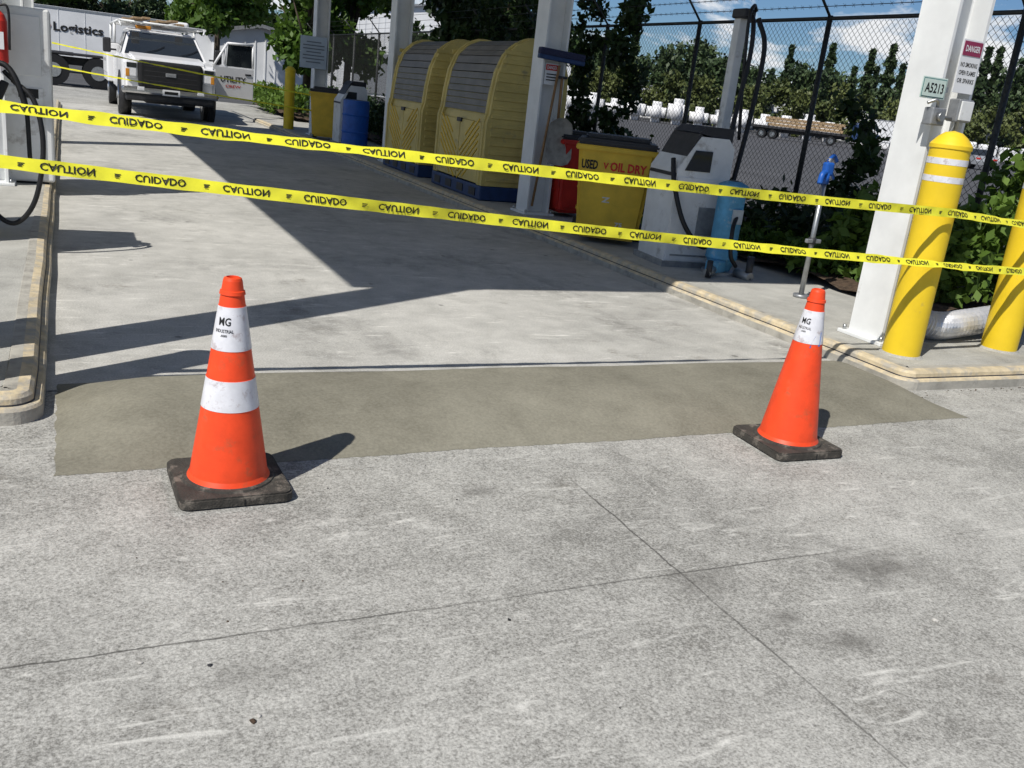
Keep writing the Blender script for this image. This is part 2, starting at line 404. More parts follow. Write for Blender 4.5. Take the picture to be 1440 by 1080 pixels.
b=B('asset_number_plate'); px=4.575; b.box((px,4.13,1.665),(.20,.005,.12),SIGNG,bev=.002); b.box((px,4.128,1.665),(.185,.004,.105),M('plate_rim',(.08,.2,.2),.5,.1,9))
b.box((px,4.1255,1.665),(.175,.003,.095),SIGNG); b.box((px+.07,4.14,1.665),(.1,.02,.03),GALV)
b.text('A5213',.15,.055,INK,frame((px,4.123,1.665),X,Z)); b.done()
b=B('electrical_box')
b.box((4.82,4.12,1.56),(.12,.08,.13),STEEL,bev=.008); b.box((4.82,4.075,1.56),(.1,.01,.11),WHT2,bev=.003)
b.box((4.62,4.12,1.51),(.11,.07,.10),STEEL,bev=.008); b.cyl((4.62,4.08,1.51),(4.62,4.06,1.51),.025,GALV)
b.tube([(4.67,4.12,1.51),(4.78,4.12,1.51)],.012,GALV,n=1)
b.tube([(4.82,4.12,1.5),(4.82,4.12,1.0),(4.82,4.13,.14)],.013,GALV,n=1)
b.tube([(4.62,4.11,1.56),(4.58,4.09,1.6),(4.54,4.12,1.58)],.01,GALV)
b.done()
b=B('flexible_metal_duct')
b.tube([(5.02,4.42,.95),(5.03,4.4,.6),(5.04,4.36,.38),(5.1,4.30,.24),(5.25,4.25,.20),(5.6,4.30,.21),(6.2,4.4,.24)],.085,ALU,seg=18,n=18,ribs=1)
b.done()
# ------------------------------------------------------------ bollards
def bollard(x,y,bands=True):
    b=B('yellow_bollard'); R=.112; Y=YEL
    pr=[(R+.0,0,Y),(R,1.05,Y)]
    if bands: pr+=[(R+.001,1.05,REFL),(R+.001,1.085,Y),(R,1.085,Y),(R,1.15,Y),(R+.001,1.15,REFL),(R+.001,1.185,Y)]
    pr+=[(R,1.19,Y),(R,1.235,Y),(R+.006,1.24,Y),(R+.006,1.26,Y)]
    pr+=[(R*.95,1.275,Y),(R*.72,1.305,Y),(R*.42,1.33,Y),(.0005,1.34,Y)]
    b.lathe((x,y,IZ),pr,36)
    b.lathe((x,y,IZ),[(R+.02,0,ISL),(R+.004,.012,ISL),(R-.01,.014,ISL)],24)
    b.done()
bollard(4.62,3.95); bollard(5.6,4.02); bollard(-.44,3.86); bollard(4.45,21.4,False)
# ------------------------------------------------------------ caution tape
def tape(name,P,w,words=True,ph=0,tilt=(.35,.35),sag=.02):
    P=[Vector(p) for p in P]; L=[0]
    for k in range(1,len(P)): L.append(L[-1]+(P[k]-P[k-1]).length)
    def base(s):
        for k in range(1,len(P)):
            if s<=L[k] or k==len(P)-1:
                t=(s-L[k-1])/(L[k]-L[k-1]); p=P[k-1].lerp(P[k],t)
                return p-Vector((0,0,sag*4*t*(1-t)*(L[k]-L[k-1])/5))
    def fn(s,v,off=0):
        p=base(s); th=tilt[0]+tilt[1]*math.sin(s*1.1+ph)+.16*math.sin(s*4.7+ph)
        up=Vector((0,math.sin(th),math.cos(th))); nr=Vector((0,-math.cos(th),math.sin(th)))
        return p+up*v+nr*(off+.004*math.sin(s*17+v*60+ph)+.002*math.sin(s*41-v*90))
    b=B(name); i=b.mi(TAPE); n=260; pr=None
    for k in range(n+1):
        s=L[-1]*k/n; c=[b.bm.verts.new(fn(s,v)) for v in (-w/2,0,w/2)]
        if pr:
            for j in (0,1):
                ff=b.bm.faces.new((pr[j],c[j],c[j+1],pr[j+1])); ff.smooth=True
        pr=c
    if words:
        s=.18+ph*.05; k=0
        while s<L[-1]-.15:
            b.text('CAUTION' if k%2 else 'CUIDADO',.18,w*.56,INK,fn=lambda a,c,s=s: fn(s+a,-c,.0025),bold=.022)
            s2=s+.155
            for q in range(3):
                if s2+.02<L[-1]:
                    vs=[b.bm.verts.new(fn(s2+dx,dz*w,.0025)) for dx,dz in ((0,.05-q*.12),(.022-q*.004,.05-q*.12),(.022-q*.004,.12-q*.12),(0,.12-q*.12))]
                    ff=b.bm.faces.new(vs); ff.material_index=b.mi(INK)
            s+=.315; k+=1
    return b.done()
tape('caution_tape',[(-.6,3.74,1.14),(4.6,3.80,.99),(5.62,3.885,.935),(6.3,4.2,.93)],.050,ph=.4)
tape('caution_tape',[(-.6,3.745,.962),(4.6,3.805,.69),(5.5,3.89,.65),(5.60,3.88,.65)],.050,ph=2.1)
tape('caution_tape',[(-.2,19.6,1.35),(4.7,20.0,.9)],.030,False)
tape('caution_tape',[(-.2,19.62,.95),(4.7,20.02,.6)],.030,False)
# ------------------------------------------------------------ cones
def cone(x,y,two,tilt=0,txtang=0):
    b=B('traffic_cone')
    P=rrect(-.18,-.18,.18,.18,.035,5); 
    t=bmesh.new(); vs=[t.verts.new((p[0],p[1],0)) for p in P]; fc=t.faces.new(vs)
    e=bmesh.ops.extrude_face_region(t,geom=[fc]); bmesh.ops.translate(t,vec=(0,0,.032),verts=[v for v in e['geom'] if isinstance(v,bmesh.types.BMVert)])
    bmesh.ops.recalc_face_normals(t,faces=t.faces)
    top=[q for q in t.edges if all(v.co.z>.03 for v in q.verts)]
    bmesh.ops.bevel(t,geom=top,offset=.006,segments=2,affect='EDGES')
    b.merge(t,CONEB)
    for sx in (-1,1):
        for sy in (-1,1): b.box((sx*.13,sy*.13,-.003),(.05,.05,.01),CONEB)
    b.box((.02,-.1805,.012),(.004,.003,.02),BLK)
    def r(z): return .128-(.128-.030)*(z-.035)/(.70-.035)
    pr=[(.150,.031,CONEB),(.147,.037,CONEB),(.134,.040,ORG),(r(.05),.055,ORG)]
    if two: pr+=[(r(.285),.285,ORG),(r(.285)+.0015,.286,REFL),(r(.385)+.0015,.385,ORG),(r(.386),.386,ORG)]
    pr+=[(r(.48),.48,ORG),(r(.48)+.0015,.481,REFL),(r(.62)+.0015,.62,ORG),(r(.621),.621,ORG)]
    pr+=[(r(.655),.655,ORG),(r(.655)+.004,.657,ORG),(r(.67)+.004,.668,ORG),(r(.67),.67,ORG),(.030,.70,ORG),(.027,.708,ORG),(.020,.711,ORG),(.017,.69,ORG),(.015,.5,DRK)]
    b.lathe((0,0,0),pr,48)
    def wrap(zc,ang):
        def fn(a,c):
            z=zc+c; R=r(z)+.0025; th=ang+a/R
            return (R*math.cos(th),R*math.sin(th),z)
        return fn
    b.text('MG',.040,.026,INK,fn=wrap(.575,txtang),bold=.02)
    b.text('INDUSTRIAL',.062,.011,INK,fn=wrap(.545,txtang),bold=.01)
    b.text('.com',.022,.007,INK,fn=wrap(.53,txtang))
    if not two:
        vs=[b.bm.verts.new(wrap(.495+dz,txtang+.95)(dx,0)) for dx,dz in ((-.02,-.03),(.03,-.02),(.03,.04),(.0,.02))]
        ff=b.bm.faces.new(vs); ff.material_index=b.mi(M('blue_sticker',(.02,.15,.5),.5,.1,8))
    b.done(Matrix.Translation((x,y,.002))@Matrix.Rotation(tilt,4,'Z'))
cone(.46,2.96,True,math.radians(1.5),math.radians(-126))
cone(2.88,2.955,False,math.radians(-2),math.radians(-160))
# ------------------------------------------------------------ left island equipment
b=B('diesel_dispenser')
b.box((-.58,10.0,.87),(.94,.7,1.5),WHT2,bev=.02); b.box((-.58,10.0,.115),(.84,.6,.06),DRK)
b.box((-.58,9.645,1.3),(.78,.012,.5),WHT,bev=.003); b.box((-.7,9.635,1.45),(.4,.012,.16),GLASS)
b.box((-.58,9.645,.6),(.8,.01,.7),WHT2,bev=.003); b.box((-.2,9.637,.75),(.06,.01,.1),STEEL,bev=.003); b.box((-.3,9.638,.9),(.16,.006,.08),INK)
b.done()
b=B('fuel_pump')
b.box((-.78,7.0,.70),(.62,.6,1.2),WHT2,bev=.02); b.box((-.78,6.695,1.05),(.5,.012,.35),GLASS)
b.box((-.42,6.9,1.05),(.07,.16,.34),DRK,bev=.015)
b.box((-.40,6.88,.95),(.05,.06,.3),BLK,bev=.01,R=Matrix.Rotation(.4,4,'Y'))
b.tube([(-.42,6.9,1.2),(-.33,6.88,1.18),(-.27,6.85,1.08),(-.22,6.84,.9)],.018,BLK)
b.tube([(-.30,6.88,1.1),(-.18,6.83,.98),(-.14,6.8,.7),(-.2,6.8,.36),(-.33,6.85,.2),(-.46,6.9,.3),(-.47,6.95,.5)],.016,BLK)
b.tube([(-.35,6.92,1.15),(-.24,6.9,1.0),(-.22,6.9,.6)],.014,BLK)
b.done()
b=B('fire_extinguisher')
b.lathe((-.50,9.45,1.12),[(.001,0,RED),(.06,.01,RED),(.068,.03,RED),(.068,.36,RED),(.05,.41,RED),(.02,.44,DRK),(.018,.48,DRK)],20)
b.box((-.5,9.45,1.63),(.03,.1,.025),DRK,bev=.005); b.tube([(-.5,9.42,1.6),(-.42,9.4,1.58),(-.42,9.4,1.25)],.01,BLK)
b.box((-.5,9.38,1.32),(.08,.01,.14),MWHT); b.box((-.5,9.57,1.32),(.1,.12,.05),STEEL)
b.done()
# ------------------------------------------------------------ drum shelters
def shelter(y0,y1):
    b=B('drum_storage_shelter'); x0=4.5
    b.box(((x0+.52),(y0+y1)/2,.19),(1.06,y1-y0+.02,.17),DBLU,bev=.015)
    for k in range(4): b.box((x0-.012,y0+(y1-y0)*(.14+.24*k),.19),(.012,.2,.09),DRK)
    def pf(inset=0):
        P=[(x0,.28),(x0,1.02),(x0+.03,1.12),(x0+.05,1.35),(x0+.09,1.6),(x0+.17,1.8),(x0+.30,1.93),(x0+.46,2.0),(x0+.64,2.0),(x0+.82,1.95),(x0+.93,1.84),(x0+1.0,1.66),(x0+1.02,1.4),(x0+1.02,.28)]
        if inset:
            c=(x0+.51,1.05); P=[(c[0]+(p[0]-c[0])*(1-inset),c[1]+(p[1]-c[1])*(1-inset*.6)) for p in P]
        return P
    b.prism(pf(),'Y',y0,y0+.16,YSH); b.prism(pf(),'Y',y1-.16,y1,YSH)
    b.prism(pf(.07),'Y',y0+.158,y1-.158,YSH)
    P=pf(.03)[2:8]
    for k in range(len(P)-1):
        a=Vector(P[k]);c=Vector(P[k+1]); n=max(2,int((c-a).length/.075))
        for j in range(n):
            q0=a+(c-a)*(j/n); q1=a+(c-a)*((j+.88)/n); m=(q0+q1)/2; d=q1-q0
            ang=math.atan2(d.x,d.y)
            b.box((m.x,(y0+y1)/2,m.y),(.022,y1-y0-.34,d.length),SLAT,R=Matrix.Rotation(ang,4,'Y'))
    ym=(y0+y1)/2
    for sgn in (-1,1):
        yc=ym+sgn*(y1-y0-.32)/4
        b.box((x0+.012,yc,.65),(.03,(y1-y0-.36)/2,.72),YSH,bev=.008)
        for k in range(7):
            b.box((x0-.006,yc,.41+.085*k),(.012,(y1-y0-.40)/2*1.1 if k in(1,2,3,4,5) else .3,.02),YBIN,R=Matrix.Rotation(sgn*.62,4,'X'))
    b.box((x0-.01,ym,1.0),(.03,.14,.05),DRK,bev=.005)
    for k in range(15):
        z=.36+.105*k; 
        xa=x0+.05 if z<1.1 else x0+.05+.1*((z-1.1)/.8)**1.5; xb=x0+.97 if z<1.7 else x0+.9
        if z>1.85: xa+=.14; xb-=.1
        for yy in (y0-.004,y1+.004): b.box(((xa+xb)/2,yy,z),(xb-xa,.016,.052),YSH,bev=.006,seg=1)
    for yy in (y0+.08,y1-.08):
        pts=[(p[0],yy,p[1]) for p in pf()]
        b.tube(pts,.02,YSH,n=2,seg=6)
    b.done()
shelter(10.45,12.15); shelter(12.75,14.4)
# ------------------------------------------------------------ bins
def tote(name,x,y,rz,mat,w=.62,d=.58,h=.93,words=None,lid=True):
    b=B(name); T=Matrix.Translation((x,y,IZ))@Matrix.Rotation(rz,4,'Z')
    k=.8
    v=[(-w/2*k,-d/2*k,.05),(w/2*k,-d/2*k,.05),(w/2*k,d/2*k,.05),(-w/2*k,d/2*k,.05),(-w/2,-d/2,h*.9),(w/2,-d/2,h*.9),(w/2,d/2,h*.9),(-w/2,d/2,h*.9)]
    t=bmesh.new(); vv=[t.verts.new(p) for p in v]
    for fc in ((0,1,2,3),(4,5,6,7),(0,1,5,4),(1,2,6,5),(2,3,7,6),(3,0,4,7)): t.faces.new([vv[i] for i in fc])
    bmesh.ops.recalc_face_normals(t,faces=t.faces); bmesh.ops.bevel(t,geom=t.edges[:],offset=.035,segments=3,affect='EDGES'); b.merge(t,mat,mat=T)
    def bx(c,dd,m,bev=.01,R=None):
        t=bmesh.new(); bmesh.ops.create_cube(t,size=1); bmesh.ops.scale(t,vec=dd,verts=t.verts); bmesh.ops.bevel(t,geom=t.edges[:],offset=bev,segments=2,affect='EDGES')
        b.merge(t,m,mat=T@Matrix.Translation(c)@(R or Matrix()))
    bx((0,0,h*.88),(w+.05,d+.05,.05),mat); 
    if lid: bx((0,0,h*.935),(w+.035,d+.035,.055),DRK,.02); bx((0,.0,h*.98),(w*.85,d*.8,.05),DRK,.02)
    for sx in (-1,1):
        for zz in (.3,.5): bx((sx*(w/2*.83+.04*zz),0,zz),(.03,d*.5,.03),mat)
        p0=T@Vector((sx*w/2*.7,d/2*.85,.09)); p1=T@Vector((sx*w/2*.95,d/2*.85,.09)); b.cyl(p0,p1,.09,BLK,seg=18)
    bx((0,-d/2*.82,.12),(w*.6,.03,.03),mat)
    if words:
        sl=(d/2-d/2*k)/(h*.9-.05)
        for (t_,xx,zz,ww,hh,m) in words:
            yy=-(d/2*k+sl*(zz-.05))-.006
            o=T@Vector((xx,yy,zz)); X_=(T.to_3x3()@Vector((1,0,0))); Z_=(T.to_3x3()@Vector((0,-sl,1)))
            b.text(t_,ww,hh,m,frame(o,X_,Z_),bold=.035)
    b.done()
WTX=M('white_lettering',(.65,.65,.6),.6,.2,9)
tote('yellow_oil_dry_bin',4.74,7.82,math.radians(-30),YBIN,.72,.62,1.0,[('USED',-.24,.73,.15,.085,INK),('OIL DRY',.12,.73,.34,.085,REDT),('V',-.09,.73,.05,.06,REDT),('Z',-.05,.42,.08,.05,WTX),('75',.1,.2,.07,.04,WTX)])
tote('red_bin',5.2,9.55,0,RED,.5,.5,.95)
tote('yellow_bin',4.72,19.2,-.4,YBIN,.55,.5,1.0)
b=B('blue_drum'); b.lathe((4.82,17.3,IZ),[(.001,0,BLU2),(.24,.0,BLU2),(.24,.28,BLU2),(.25,.3,BLU2),(.24,.32,BLU2),(.24,.58,BLU2),(.25,.6,BLU2),(.24,.62,BLU2),(.24,.86,DBLU),(.2,.87,DBLU),(.001,.87,DBLU)],24); b.done()
# ------------------------------------------------------------ right dispensers
def dispenser(x,y,rz,s=1.0):
    b=B('fuel_dispenser'); T=Matrix.Translation((x,y,IZ))@Matrix.Rotation(rz,4,'Z')@Matrix.Scale(s,4)
    b.prism([(-.27,.0),(.27,.0),(.27,1.08),(.20,1.16),(-.08,1.16),(-.27,.86)],'Y',-.26,.26,WHT2,T=T)
    b.prism([(-.285,.80),(-.255,.80),(-.065,1.17),(-.09,1.185)],'Y',-.25,.25,DRK,T=T)
    b.prism([(.1,1.155),(.24,1.12),(.24,1.25),(-.02,1.25),(-.1,1.19)],'Y',-.24,.24,DRK,T=T)
    b.prism([(-.26,.06),(.26,.06),(.26,.80),(-.26,.80)],'Y',-.268,-.258,WHT2,T=T)
    b.prism([(-.2,.86),(.05,.86),(.05,1.04),(-.12,1.04)],'Y',-.272,-.259,GLASS,T=T)
    b.prism([(-.22,.1),(.22,.1),(.22,.115),(-.22,.115)],'Y',-.275,-.259,STEEL,T=T)
    b.prism([(.0,.3),(.2,.3),(.2,.55),(.0,.55)],'Y',-.276,-.259,STEEL,T=T)
    b.prism([(-.30,.0),(.30,.0),(.30,.05),(-.30,.05)],'Y',-.29,.29,STEEL,T=T)
    for q in ((-.15,.7),(.12,.68)):
        b.prism([(q[0],q[1]),(q[0]+.06,q[1]),(q[0]+.06,q[1]+.04),(q[0],q[1]+.04)],'Y',-.275,-.262,M('label_red',(.5,.05,.04),.5,.1,9),T=T)
    return b
b=dispenser(4.9,6.83,math.radians(-6),.95); b.done()
b=dispenser(4.95,18.2,0,.95); b.done()
b=B('hose_retractor_post')
b.box((5.49,7.25,1.17),(.09,.09,2.14),WHT2,bev=.008); b.box((5.49,7.25,.115),(.2,.2,.02),STEEL); b.box((5.47,7.2,2.27),(.12,.2,.08),DRK,bev=.015)
b.tube([(5.48,7.1,2.26),(5.44,7.0,2.16),(5.42,6.95,1.9),(5.32,6.88,1.4),(5.22,6.75,.9),(5.12,6.6,.55),(5.0,6.5,.33),(4.85,6.47,.32),(4.68,6.5,.5),(4.6,6.6,.8),(4.62,6.7,1.0)],.022,BLK)
b.tube([(5.56,7.1,2.24),(5.60,7.0,2.0),(5.55,6.95,1.5),(5.42,6.85,1.0),(5.30,6.76,.6),(5.2,6.62,.4),(5.12,6.6,.5),(5.12,6.7,.8),(5.18,6.8,1.05)],.022,BLK)
b.tube([(5.52,7.1,2.3),(5.45,7.05,2.33),(5.38,7.0,2.2),(5.4,6.96,1.7),(5.46,6.95,1.2)],.016,BLK)
b.done()
b=B('blue_hand_pump')
b.lathe((5.02,6.35,IZ),[(.001,.0,STEEL),(.15,.0,STEEL),(.15,.03,STEEL),(.09,.035,BLU),(.12,.12,BLU),(.135,.14,BLU),(.13,.20,BLU),(.115,.22,BLU),(.115,.70,BLU),(.125,.71,BLU),(.125,.75,BLU),(.06,.78,DRK),(.001,.79,DRK)],20)
b.box((4.9,6.25,.18),(.16,.12,.1),BLU,rz=.4,bev=.02); b.cyl((4.84,6.2,.16),(4.72,6.12,.14),.035,GALV); b.cyl((4.74,6.12,.11),(4.74,6.12,.25),.025,DRK)
b.cyl((5.1,6.22,.14),(5.12,6.05,.13),.04,STEEL); b.cyl((5.12,6.08,.11),(5.12,6.08,.3),.03,DRK)
b.tube([(5.02,6.24,.6),(4.93,6.15,.5),(4.94,6.13,.3),(5.03,6.15,.2)],.018,BLK)
b.box((5.02,6.23,.60),(.10,.02,.12),M('label_grey',(.4,.45,.48),.5,.2,9),bev=.003)
b.done()
b=B('yard_hydrant')
x,y=5.17,5.48
b.cyl((x,y,IZ),(x,y,1.0),.02,GALV,seg=14); b.cyl((x,y,IZ),(x,y,.125),.06,STEEL)
b.cyl((x,y,.52),(x,y,.57),.03,DRK); b.box((x,y-.01,.545),(.14,.03,.03),STEEL,bev=.005)
b.cyl((x,y,.98),(x,y,1.06),.032,BLU2); b.box((x+.01,y,1.09),(.075,.06,.10),BLU2,bev=.015)
b.tube([(x+.01,y,1.06),(x-.06,y-.03,1.05),(x-.08,y-.04,.98)],.022,BLU2)
b.cyl((x+.01,y,1.12),(x+.01,y,1.17),.014,STEEL); b.tube([(x+.0,y,1.15),(x+.07,y+.03,1.19),(x+.13,y+.05,1.15)],.014,BLU2); b.tube([(x,y,1.15),(x+.03,y,1.1),(x+.12,y+.04,1.02)],.010,BLU2)
b.done()
b=B('push_broom'); 
b.cyl((4.70,9.42,.2),(4.83,9.40,1.72),.015,TAN,seg=10); b.box((4.84,9.39,1.78),(.56,.06,.05),DBLU,bev=.01,R=Matrix.Rotation(.05,4,'Y'))
b.box((4.84,9.39,1.835),(.55,.08,.07),M('bristles',(.03,.035,.08),.9,.4,60),bev=.012,R=Matrix.Rotation(.05,4,'Y')); b.done()
b=B('scoop_shovel')
dz=.10
b.cyl((4.88,9.38,1.05+dz),(4.88,9.40,1.6),.016,TAN,seg=10); b.box((4.88,9.40,1.6),(.12,.03,.03),DRK,bev=.008)
t=bmesh.new(); rows=[]
for z,w_,yy in ((1.08,.05,0),(1.03,.13,.01),(.98,.15,.02),(.8,.165,.015),(.66,.16,-.01),(.6,.12,-.02),(.575,.05,-.025)):
    rows.append([t.verts.new((4.89+w_*k,9.33+yy-.035*k*k,z+dz)) for k in (-1,-.5,0,.5,1)])
for a in range(len(rows)-1):
    for k in range(4): t.faces.new((rows[a][k],rows[a][k+1],rows[a+1][k+1],rows[a+1][k]))
b.merge(t,SHOV,True); b.done()
b=B('danger_sign'); b.box((4.77,9.452,1.62),(.16,.004,.22),MWHT); b.box((4.77,9.449,1.69),(.15,.003,.06),RED); b.text('DANGER',.12,.035,MWHT,frame((4.77,9.446,1.69),X,Z))
for k in range(3): b.box((4.77,9.449,1.62-.03*k),(.12,.003,.012),INK)
b.done()
b=B('information_sign'); b.box((4.62,20.03,1.75),(.55,.01,.62),M('sign_pale_blue',(.5,.58,.66),.5,.1,5),bev=.003)
for k in range(7): b.box((4.62,20.02,1.95-.065*k),(.44 if k%3 else .3,.004,.022),M('faded_print',(.18,.2,.24),.5,.1,5))
b.done()
# ------------------------------------------------------------ fence
b=B('chain_link_fence'); FX=7.5; y0,y1=-1.5,33.0; z0,z1=.12,2.5; w=.0024; i=b.mi(WIRE)
def rib(p,q):
    p=Vector(p);q=Vector(q); d=(q-p); L_=d.length; n_=max(1,int(L_/.28)); dn=d.normalized(); n=Vector((0,-dn.z,dn.y))*w
    for k in range(n_):
        a=p+d*(k/n_); c=p+d*((k+1)/n_)
        for off in (n,Vector((w,0,0))):
            fc=b.bm.faces.new([b.bm.verts.new(v) for v in (a-off,c-off,c+off,a+off)]); fc.material_index=i
st=.075; c=y0-(z1-z0)
while c<y1+(z1-z0):
    a0=max(c,y0); a1=min(c+(z1-z0),y1)
    if a1>a0:
        rib((FX,a0,z0+a0-c),(FX,a1,z0+a1-c)); rib((FX+.004,a0,z1-(a0-c)),(FX+.004,a1,z1-(a1-c)))
    c+=st
y=y0
while y<=y1:
    b.cyl((FX+.03,y+.3,0),(FX+.03,y+.3,2.56),.03,WIRE,seg=10); b.cyl((FX+.03,y+.3,2.54),(FX-.28,y+.3,2.88),.016,WIRE,seg=6); y+=2.4
b.cyl((FX+.03,y0,2.53),(FX+.03,y1,2.53),.021,WIRE,seg=8)
for k in range(3): b.cyl((FX-.06-.1*k,y0,2.64+.11*k),(FX-.06-.1*k,y1,2.64+.11*k),.004,WIRE,seg=4)
yy=y0
while yy<16:
    for k in range(3):
        p=Vector((FX-.06-.1*k,yy+.04*k,2.64+.11*k)); b.cyl(p-Vector((.015,0,.02)),p+Vector((.015,0,.02)),.002,WIRE,seg=3); b.cyl(p-Vector((-.015,.01,.02)),p+Vector((-.015,.01,.02)),.002,WIRE,seg=3)
    yy+=.13
b.done()
# ------------------------------------------------------------ vegetation
cl=[]
for k in range(95):
    y=6.0+k*.22; e=0 if y<11 else .2; cl.append((6.75+random.uniform(-.45,.5),y,.22+random.uniform(0,.25+e),.5,.4,random.uniform(.28,.48+e)))
p,s=clumps(cl,24000); leafmesh('ivy_hedge',p,.055,L_DARK,shade=s*.8)
cl=[]
for (yy,h,wd) in ((7.5,1.75,.22),(12.4,2.9,.28),(13.6,3.1,.22),(15.2,2.7,.45),(16.2,3.2,.5),(17.4,3.4,.6),(18.8,3.6,.6)):
    for k in range(int(h/.22)): cl.append((FX-.05+random.uniform(-.12,.12),yy+random.uniform(-.2,.2),.3+k*.22,.2,wd*random.uniform(.5,1.2),.2))
p,s=clumps(cl,15000); leafmesh('climbing_ivy',p,.06,L_DARK,shade=s)
cl=[(6.55+random.uniform(-.4,.5),4.95+random.uniform(0,1.3),.3+random.random()*.55,.28,.28,.25) for k in range(22)]+[(7.1,5.2,1.25,.2,.3,.25),(7.0,5.0,1.4,.15,.2,.2),(7.3,5.5,1.1,.25,.3,.3)]
p,s=clumps(cl,5500); leafmesh('bush',p,.055,L_BUSH,shade=s)
cl=[(5.95+random.uniform(-.1,.7),5.3+random.uniform(0,3.5),.2+random.random()*.12,.2,.22,.13) for k in range(44)]
p,s=clumps(cl,5600); leafmesh('ground_cover_plants',p,.045,L_BUSH,shade=s*.9)
def tree(x,y,h,r,n,size,mat,name='deciduous_tree',z0=1.6,trunk=.16):
    b=B(name); b.cyl((x,y,0),(x+.1,y,h*.55),trunk,BARK,trunk*.5,seg=10)
    cl=[]
    for k in range(9):
        a=random.uniform(0,6.28); zz=z0+(h-z0)*random.uniform(.25,.9); rr=r*random.uniform(.45,.95)
        q=(x+rr*math.cos(a),y+rr*math.sin(a),zz); b.cyl((x+.05,y,z0*.8+(zz-z0)*.35),q,trunk*.35,BARK,trunk*.1,seg=6)
    o=b.done()
    for k in range(26):
        a=random.uniform(0,6.28); t=random.random(); zz=z0+(h-z0)*(.08+.88*t); prof_=math.sin(math.pi*(.18+.75*t))**.7
        rr=r*prof_*math.sqrt(random.random()); cl.append((x+rr*math.cos(a),y+rr*math.sin(a),zz,r*.33,r*.33,(h-z0)*.11))
    p,s=clumps(cl,n); leafmesh('crown',p,size,mat,parent=o,shade=s)
tree(8.6,19.5,5.5,1.5,9000,.10,L_DARK,z0=1.2)
tree(9.6,23,6.5,1.8,8000,.12,L_TREE,z0=1.5)
tree(6.2,46,9,2.6,9000,.17,L_TREE,z0=2.4)
tree(7.4,33,7.5,1.7,9000,.13,L_TREE,z0=1.4)
tree(9.3,35,7,2.0,7000,.14,L_TREE,z0=1.3)
tree(11.5,30,6,1.8,7000,.13,L_DARK,z0=.8)
tree(-3.5,84,10,4.5,8000,.30,L_TREE,z0=3)
tree(4.0,88,11,4.8,8000,.30,L_FAR,z0=3)
tree(10.5,80,9,3.5,7000,.28,L_TREE,z0=2)
cl=[(6.3+random.uniform(-.9,1.2),27+random.uniform(0,8),.35+random.random()*.3,.4,.4,.3) for k in range(40)]
p,s=clumps(cl,5000); leafmesh('shrub',p,.08,L_BUSH,shade=s)
pts=[];sh=[];pts2=[];sh2=[]
for k in range(150):
    az=math.radians(-18+95*(k+random.random())/150); R=random.uniform(210,260); conif=random.random()<.38
    h=random.uniform(11,17)*(1+.011*max(0,math.degrees(az)-20)); x,y=R*math.sin(az),R*math.cos(az); n=1500
    if conif:
        t=rng.random(n)**.75; rad=(1-t)*h*.2+.4; a=rng.random(n)*6.283; rr=rad*np.sqrt(rng.random(n))*(.7+.3*np.sin(t*40))
        P_=np.stack([x+rr*np.cos(a),y+rr*np.sin(a),h*t],1); pts.append(P_); sh.append(np.full(n,random.uniform(.1,.5)))
    else:
        cl=[(x+random.uniform(-4.5,4.5),y+random.uniform(-3,3),h*random.uniform(.12,.85),2.6,2.6,2.1) for j in range(18)]
        P_,s_=clumps(cl,int(n*1.2)); pts.append(P_); sh.append(s_*.9)
leafmesh('distant_tree_line',np.concatenate(pts),.62,L_FAR,shade=np.concatenate(sh))
for k in range(40):
    az=math.radians(20+42*(k+random.random())/40); R=random.uniform(165,190); h=random.uniform(6,10); x,y=R*math.sin(az),R*math.cos(az)
    cl=[(x+random.uniform(-2.5,2.5),y+random.uniform(-2.5,2.5),h*random.uniform(.1,.85),1.6,1.6,1.5) for j in range(10)]
    P_,s_=clumps(cl,800); pts2.append(P_); sh2.append(s_)
leafmesh('distant_shrub_row',np.concatenate(pts2),.42,L_FAR2,shade=np.concatenate(sh2))
# ------------------------------------------------------------ far yard
b=B('wrapped_pipe_bundles')
A=Vector((62,128,0)); C=Vector((97,104,0)); n=15; d=(C-A).normalized(); pn=Vector((-d.y,d.x,0))
for k in range(n):
    q=A+(C-A)*(k/(n-1)); hh=random.uniform(2.6,3.6)
    t=bmesh.new(); bmesh.ops.create_cube(t,size=1); bmesh.ops.scale(t,vec=(2.7,5,hh),verts=t.verts); bmesh.ops.bevel(t,geom=t.edges[:],offset=.75,segments=4,affect='EDGES')
    for f_ in t.faces: f_.smooth=True
    b.merge(t,WRAP,mat=Matrix.Translation(q+Vector((0,0,hh/2))+pn*random.uniform(-1,1))@Matrix.Rotation(math.atan2(d.y,d.x)+random.uniform(-.15,.15),4,'Z'))
b.done()
b=B('wrapped_pallet_stack')
for k in range(9):
    q=Vector((100,100,0))+Vector((.72,-.69,0))*k*2.6
    b.box(q+Vector((0,0,1.1)),(2.3,2.3,2.2+random.uniform(-.4,.3)),WRAP,rz=.76,bev=.25)
b.done()
def wheel(b,x,y,z,r,w,m=None):
    p0=Vector((x-w/2,y,z));p1=Vector((x+w/2,y,z))
    b.cyl(p0,p1,r,BLK,seg=28); b.cyl(p0-Vector((.012,0,0)),p1+Vector((.012,0,0)),r*.56,m or CHROME,seg=20); b.cyl(p0-Vector((.03,0,0)),p1+Vector((.03,0,0)),r*.2,STEEL,seg=10)
b=B('flatbed_truck')
b.box((0,0,1.25),(2.5,11,.25),DRK); b.box((0,0,.95),(1,10,.35),DRK)
for y in (-3.9,-2.7,3.6): 
    for sx in (-1,1): wheel(b,sx*1.1,y,.5,.5,.3)
